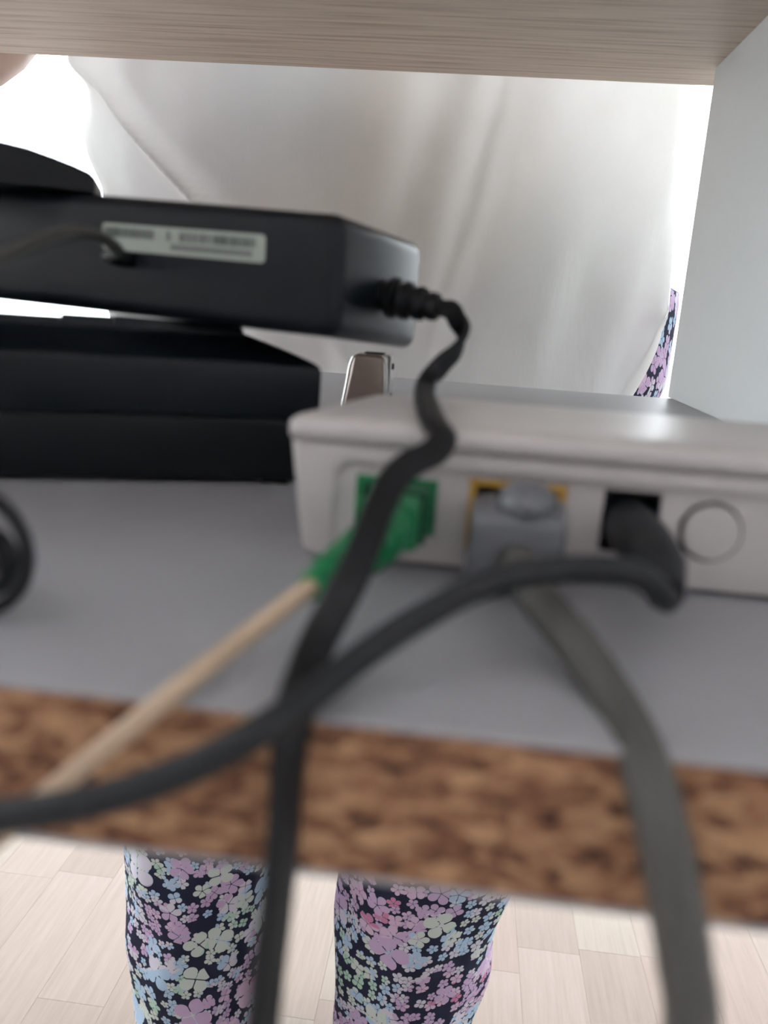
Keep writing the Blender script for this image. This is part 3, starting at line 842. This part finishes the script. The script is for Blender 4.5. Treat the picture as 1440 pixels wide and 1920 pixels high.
# ------------------------------------------------------------------ the person on the far side of the unit
PX, PY = -0.09, 0.76
def body_mesh():
    V, R, E = [], [], []
    def add(p, r, par=None):
        V.append(p); R.append(r)
        if par is not None: E.append((par, len(V) - 1))
        return len(V) - 1
    pel = add((PX - 0.035, PY, 0.86), (0.125, 0.11))
    waist = add((PX - 0.04, PY - 0.01, 1.0), (0.115, 0.11), pel)
    chest = add((PX - 0.025, PY - 0.03, 1.18), (0.14, 0.10), waist)
    uc = add((PX - 0.01, PY - 0.05, 1.30), (0.12, 0.085), chest)
    nk = add((PX, PY - 0.085, 1.40), (0.05, 0.05), uc)
    hd0 = add((PX, PY - 0.105, 1.46), (0.062, 0.07), nk)
    hd = add((PX, PY - 0.125, 1.53), (0.074, 0.092), hd0)
    hd1 = add((PX, PY - 0.12, 1.60), (0.062, 0.075), hd)
    def arm(sh, el, wr, hdir, side):
        a = add((sh[0], sh[1], sh[2]), (0.055, 0.055), uc)
        m = add(tuple((sh[i] * 0.5 + el[i] * 0.5) for i in range(3)), (0.046, 0.046), a)
        e = add(el, (0.047, 0.047), m)
        fm = add(tuple((el[i] * 0.6 + wr[i] * 0.4) for i in range(3)), (0.038, 0.038), e)
        w = add(wr, (0.027, 0.024), fm)
        h = Vector(hdir).normalized()
        sidev = h.cross(Vector((0, 0, 1))).normalized() * side
        dn = Vector((0, 0, -1))
        pm = add(tuple(Vector(wr) + h * 0.05), (0.036, 0.016), w)
        kn = add(tuple(Vector(wr) + h * 0.085), (0.036, 0.013), pm)
        for k, (o_, ln) in enumerate(((-0.030, 0.062), (-0.010, 0.072), (0.010, 0.068), (0.029, 0.052))):
            b_ = Vector(wr) + h * 0.092 + sidev * o_
            f1 = add(tuple(b_), (0.0088, 0.0088), kn)
            f2 = add(tuple(b_ + h * ln * 0.45 + dn * 0.002), (0.0084, 0.0084), f1)
            f3 = add(tuple(b_ + h * ln * 0.78 + dn * 0.008), (0.0078, 0.0078), f2)
            add(tuple(b_ + h * ln + dn * 0.016), (0.0066, 0.0066), f3)
        t1 = add(tuple(Vector(wr) + h * 0.035 - sidev * 0.036), (0.012, 0.012), pm)
        t2 = add(tuple(Vector(wr) + h * 0.064 - sidev * 0.052 + dn * 0.004), (0.010, 0.010), t1)
        add(tuple(Vector(wr) + h * 0.09 - sidev * 0.056 + dn * 0.010), (0.008, 0.008), t2)
    arm((PX - 0.175, PY - 0.05, 1.31), (-0.372, 0.652, 0.972), (-0.585, 0.53, 0.90), (-0.6, -0.75, -0.2), -1)
    arm((PX + 0.175, PY - 0.05, 1.31), (0.225, 0.60, 1.06), (0.215, 0.425, 1.000), (-0.12, -1, -0.09), 1)
    def leg(hip, knee, ank):
        h_ = add(hip, (0.085, 0.085), pel)
        k = add(knee, (0.055, 0.055), h_)
        c = add(tuple(knee[i] * 0.6 + ank[i] * 0.4 + (0, 0.012, 0)[i] for i in range(3)), (0.05, 0.052), k)
        a = add(ank, (0.034, 0.036), c)
        f = add((ank[0], ank[1] - 0.06, 0.035), (0.036, 0.032), a)
        add((ank[0], ank[1] - 0.15, 0.022), (0.040, 0.020), f)
    leg((PX + 0.085, PY, 0.80), (0.020, 0.745, 0.47), (-0.008, 0.765, 0.075))
    leg((PX - 0.085, PY, 0.80), (-0.215, 0.745, 0.47), (-0.224, 0.765, 0.075))
    me = bpy.data.meshes.new('body')
    me.from_pydata([Vector(v) for v in V], E, [])
    o = bpy.data.objects.new('tmp', me); COL.objects.link(o)
    sk = o.modifiers.new('skin', 'SKIN'); sk.use_smooth_shade = True
    for i, r_ in enumerate(R):
        me.skin_vertices[0].data[i].radius = r_
    me.skin_vertices[0].data[0].use_root = True
    sb = o.modifiers.new('sub', 'SUBSURF'); sb.levels = 2; sb.render_levels = 2
    dg = bpy.context.evaluated_depsgraph_get()
    out = bpy.data.meshes.new_from_object(o.evaluated_get(dg))
    bpy.data.objects.remove(o)
    return out
person = link('person', body_mesh(), MT['skin'], None, 180)
tag(person, 'person in loose white shirt and dark clover-print trousers standing beyond the shelf', 'person')

def grid_mesh(fn, nu, nv, closed=True, uvfn=None):
    """fn(i,j)->Vector, i around (nu), j along (nv)"""
    bm = bmesh.new()
    uvl = bm.loops.layers.uv.new('UVMap')
    vs = [[bm.verts.new(fn(i / nu, j / (nv - 1))) for i in range(nu)] for j in range(nv)]
    for j in range(nv - 1):
        for i in range(nu if closed else nu - 1):
            k = (i + 1) % nu
            f = bm.faces.new((vs[j][i], vs[j][k], vs[j + 1][k], vs[j + 1][i]))
            if uvfn:
                for lp, (a, c) in zip(f.loops, ((i, j), (i + 1, j), (i + 1, j + 1), (i, j + 1))):
                    lp[uvl].uv = uvfn(a / nu, c / (nv - 1))
    return bm

# shirt: a loose tube with a curved hem, high at the sides
def hem_z(th):
    return 0.685 + 0.165 * abs(math.cos(th)) ** 8.5
def shirt_pt(th, z, off=0.0):
    a = 0.238 + 0.006 * sm(0.86, 0.98, z) - 0.01 * sm(1.1, 1.25, z)
    bdep = 0.128 + 0.004 * sm(0.8, 1.0, z)
    cx, cy = PX + 0.006 - 0.006 * sm(0.86, 0.98, z), PY - 0.035 * sm(0.95, 1.3, z)
    if z > 1.26:
        k = sm(1.26, 1.42, z)
        a = a * (1 - k) + 0.085 * k
        bdep = bdep * (1 - k) + 0.075 * k
        cy -= 0.02 * k
    c, s = math.cos(th), math.sin(th)
    sg = lambda v: math.copysign(abs(v) ** 0.9, v)
    x, y = a * sg(c), bdep * sg(s)
    front = max(0.0, -s)
    X = cx + x
    d = 0.0
    # long diagonal folds on the left, soft vertical folds elsewhere
    for (xa, za, xb, zb, amp, wd) in ((-0.315, 0.97, -0.20, 0.865, 0.024, 0.011), (-0.335, 0.95, -0.275, 0.85, 0.014, 0.008), (-0.245, 1.0, -0.235, 0.88, 0.012, 0.022), (-0.02, 1.0, -0.075, 0.80, 0.012, 0.020), (0.02, 1.02, -0.03, 0.78, 0.010, 0.013), (0.125, 1.0, 0.14, 0.86, 0.008, 0.012), (-0.12, 1.02, -0.15, 0.76, 0.007, 0.024)):
        tt = (z - za) / (zb - za)
        xl = xa + (xb - xa) * tt
        e = (X - xl) / wd
        d += amp * math.exp(-e * e) * (1.0 if -0.4 < tt < 1.4 else 0.4)
    d += 0.004 * math.sin(th * 9 + z * 14) + 0.003 * math.sin(th * 17 - z * 23)
    n = Vector((c / a, s / bdep, 0)).normalized()
    return Vector((cx + x, cy + y, z)) + n * (d * (0.35 + 0.65 * front) + off)
def shirt_fn(u, v):
    th = 2 * math.pi * u
    h = hem_z(th)
    z = h + (1.43 - h) * v
    return shirt_pt(th, z)
bm = grid_mesh(shirt_fn, 330, 150)
# short sleeves
def sleeve(p0, p1, r0_, r1_):
    p0, p1 = Vector(p0), Vector(p1)
    t = (p1 - p0).normalized()
    a = t.orthogonal().normalized(); c = t.cross(a)
    b2 = grid_mesh(lambda u, v: p0.lerp(p1, v) + (a * math.cos(u * 6.2832) + c * math.sin(u * 6.2832)) * (r0_ + (r1_ - r0_) * v + 0.004 * math.sin(u * 31 + v * 5)), 40, 14)
    me = mesh_of(b2); bm.from_mesh(me); bpy.data.meshes.remove(me)
sleeve((PX - 0.13, PY - 0.05, 1.31), (-0.345, 0.69, 1.10), 0.085, 0.085)
sleeve((PX + 0.13, PY - 0.05, 1.31), (0.195, 0.645, 1.16), 0.085, 0.085)
shirt = link('shirt', mesh_of(bm), MT['shirt'], person, 180)
shirt['label'] = 'loose white shirt with curved hem'
hb = grid_mesh(lambda u, v: shirt_pt(2 * math.pi * u, hem_z(2 * math.pi * u) - 0.0005 + v * 0.018, 0.0009), 330, 4)
link('hem', mesh_of(hb), MT['shirt'], shirt, 180)

# trousers: wide hips, two tapering legs
def tube_fn(keys, fold):
    """keys: (z, cx, cy, rx, ry) from top to bottom"""
    def fn(u, v):
        th = 2 * math.pi * u
        zt, zb = keys[0][0], keys[-1][0]
        z = zt + (zb - zt) * v
        for a, b_ in zip(keys, keys[1:]):
            if a[0] >= z >= b_[0] - 1e-9:
                t = sm(0, 1, (a[0] - z) / (a[0] - b_[0]))
                k = [a[i] + (b_[i] - a[i]) * t for i in range(5)]
                break
        w = fold * (math.sin(th * 5 + z * 17) + 0.7 * math.sin(th * 8 - z * 31 + 1.3) + 0.6 * math.sin(th * 3 + z * 55))
        return Vector((k[1] + (k[3] + w) * math.cos(th), k[2] + (k[4] + w) * math.sin(th), z))
    return fn
hips = [(1.02, PX - 0.035, PY - 0.01, 0.15, 0.115), (0.92, PX - 0.03, PY, 0.15, 0.110), (0.87, PX - 0.012, PY + 0.008, 0.185, 0.104), (0.825, PX + 0.012, PY + 0.01, 0.246, 0.100), (0.76, PX + 0.012, PY + 0.01, 0.248, 0.100), (0.66, PX, PY, 0.22, 0.098), (0.58, PX, PY, 0.17, 0.08)]
bm = grid_mesh(tube_fn(hips, 0.0018), 96, 40, uvfn=lambda u, v: (u * 1.15 + 0.31, v * 0.36 + 2.2))
for keys, uo in (([(0.70, 0.035, PY, 0.110, 0.095), (0.60, 0.036, 0.755, 0.108, 0.098), (0.45, 0.020, 0.75, 0.098, 0.097), (0.30, 0.004, 0.752, 0.088, 0.088), (0.17, -0.006, 0.755, 0.079, 0.082), (0.06, -0.010, 0.76, 0.072, 0.078)], 0.0),
                 ([(0.70, -0.20, PY, 0.100, 0.095), (0.60, -0.212, 0.755, 0.096, 0.098), (0.45, -0.224, 0.75, 0.082, 0.092), (0.30, -0.229, 0.752, 0.077, 0.086), (0.17, -0.229, 0.755, 0.073, 0.08), (0.06, -0.226, 0.76, 0.070, 0.078)], 1.37)):
    b2 = grid_mesh(tube_fn(keys, 0.0020), 72, 70, uvfn=lambda u, v, uo=uo: (u * 0.54 + uo, v * 0.74 + uo * 2))
    me = mesh_of(b2); bm.from_mesh(me); bpy.data.meshes.remove(me)
trousers = link('trousers', mesh_of(bm), MT['floral'], person, 180)
trousers['label'] = 'dark navy trousers printed with pastel clovers'
# hair cap
hb = bmesh.new()
bmesh.ops.create_uvsphere(hb, u_segments=24, v_segments=14, radius=1.0)
bmesh.ops.delete(hb, geom=[v for v in hb.verts if v.co.z < -0.45 and v.co.y < 0.1 or v.co.z < -0.85 or (v.co.y < -0.55 and v.co.z < 0.35)], context='VERTS')
for v in hb.verts:
    v.co = Vector((PX + v.co.x * 0.086, PY - 0.115 + v.co.y * 0.105, 1.56 + v.co.z * 0.105))
link('hair', mesh_of(hb), MT['hair'], person, 180)
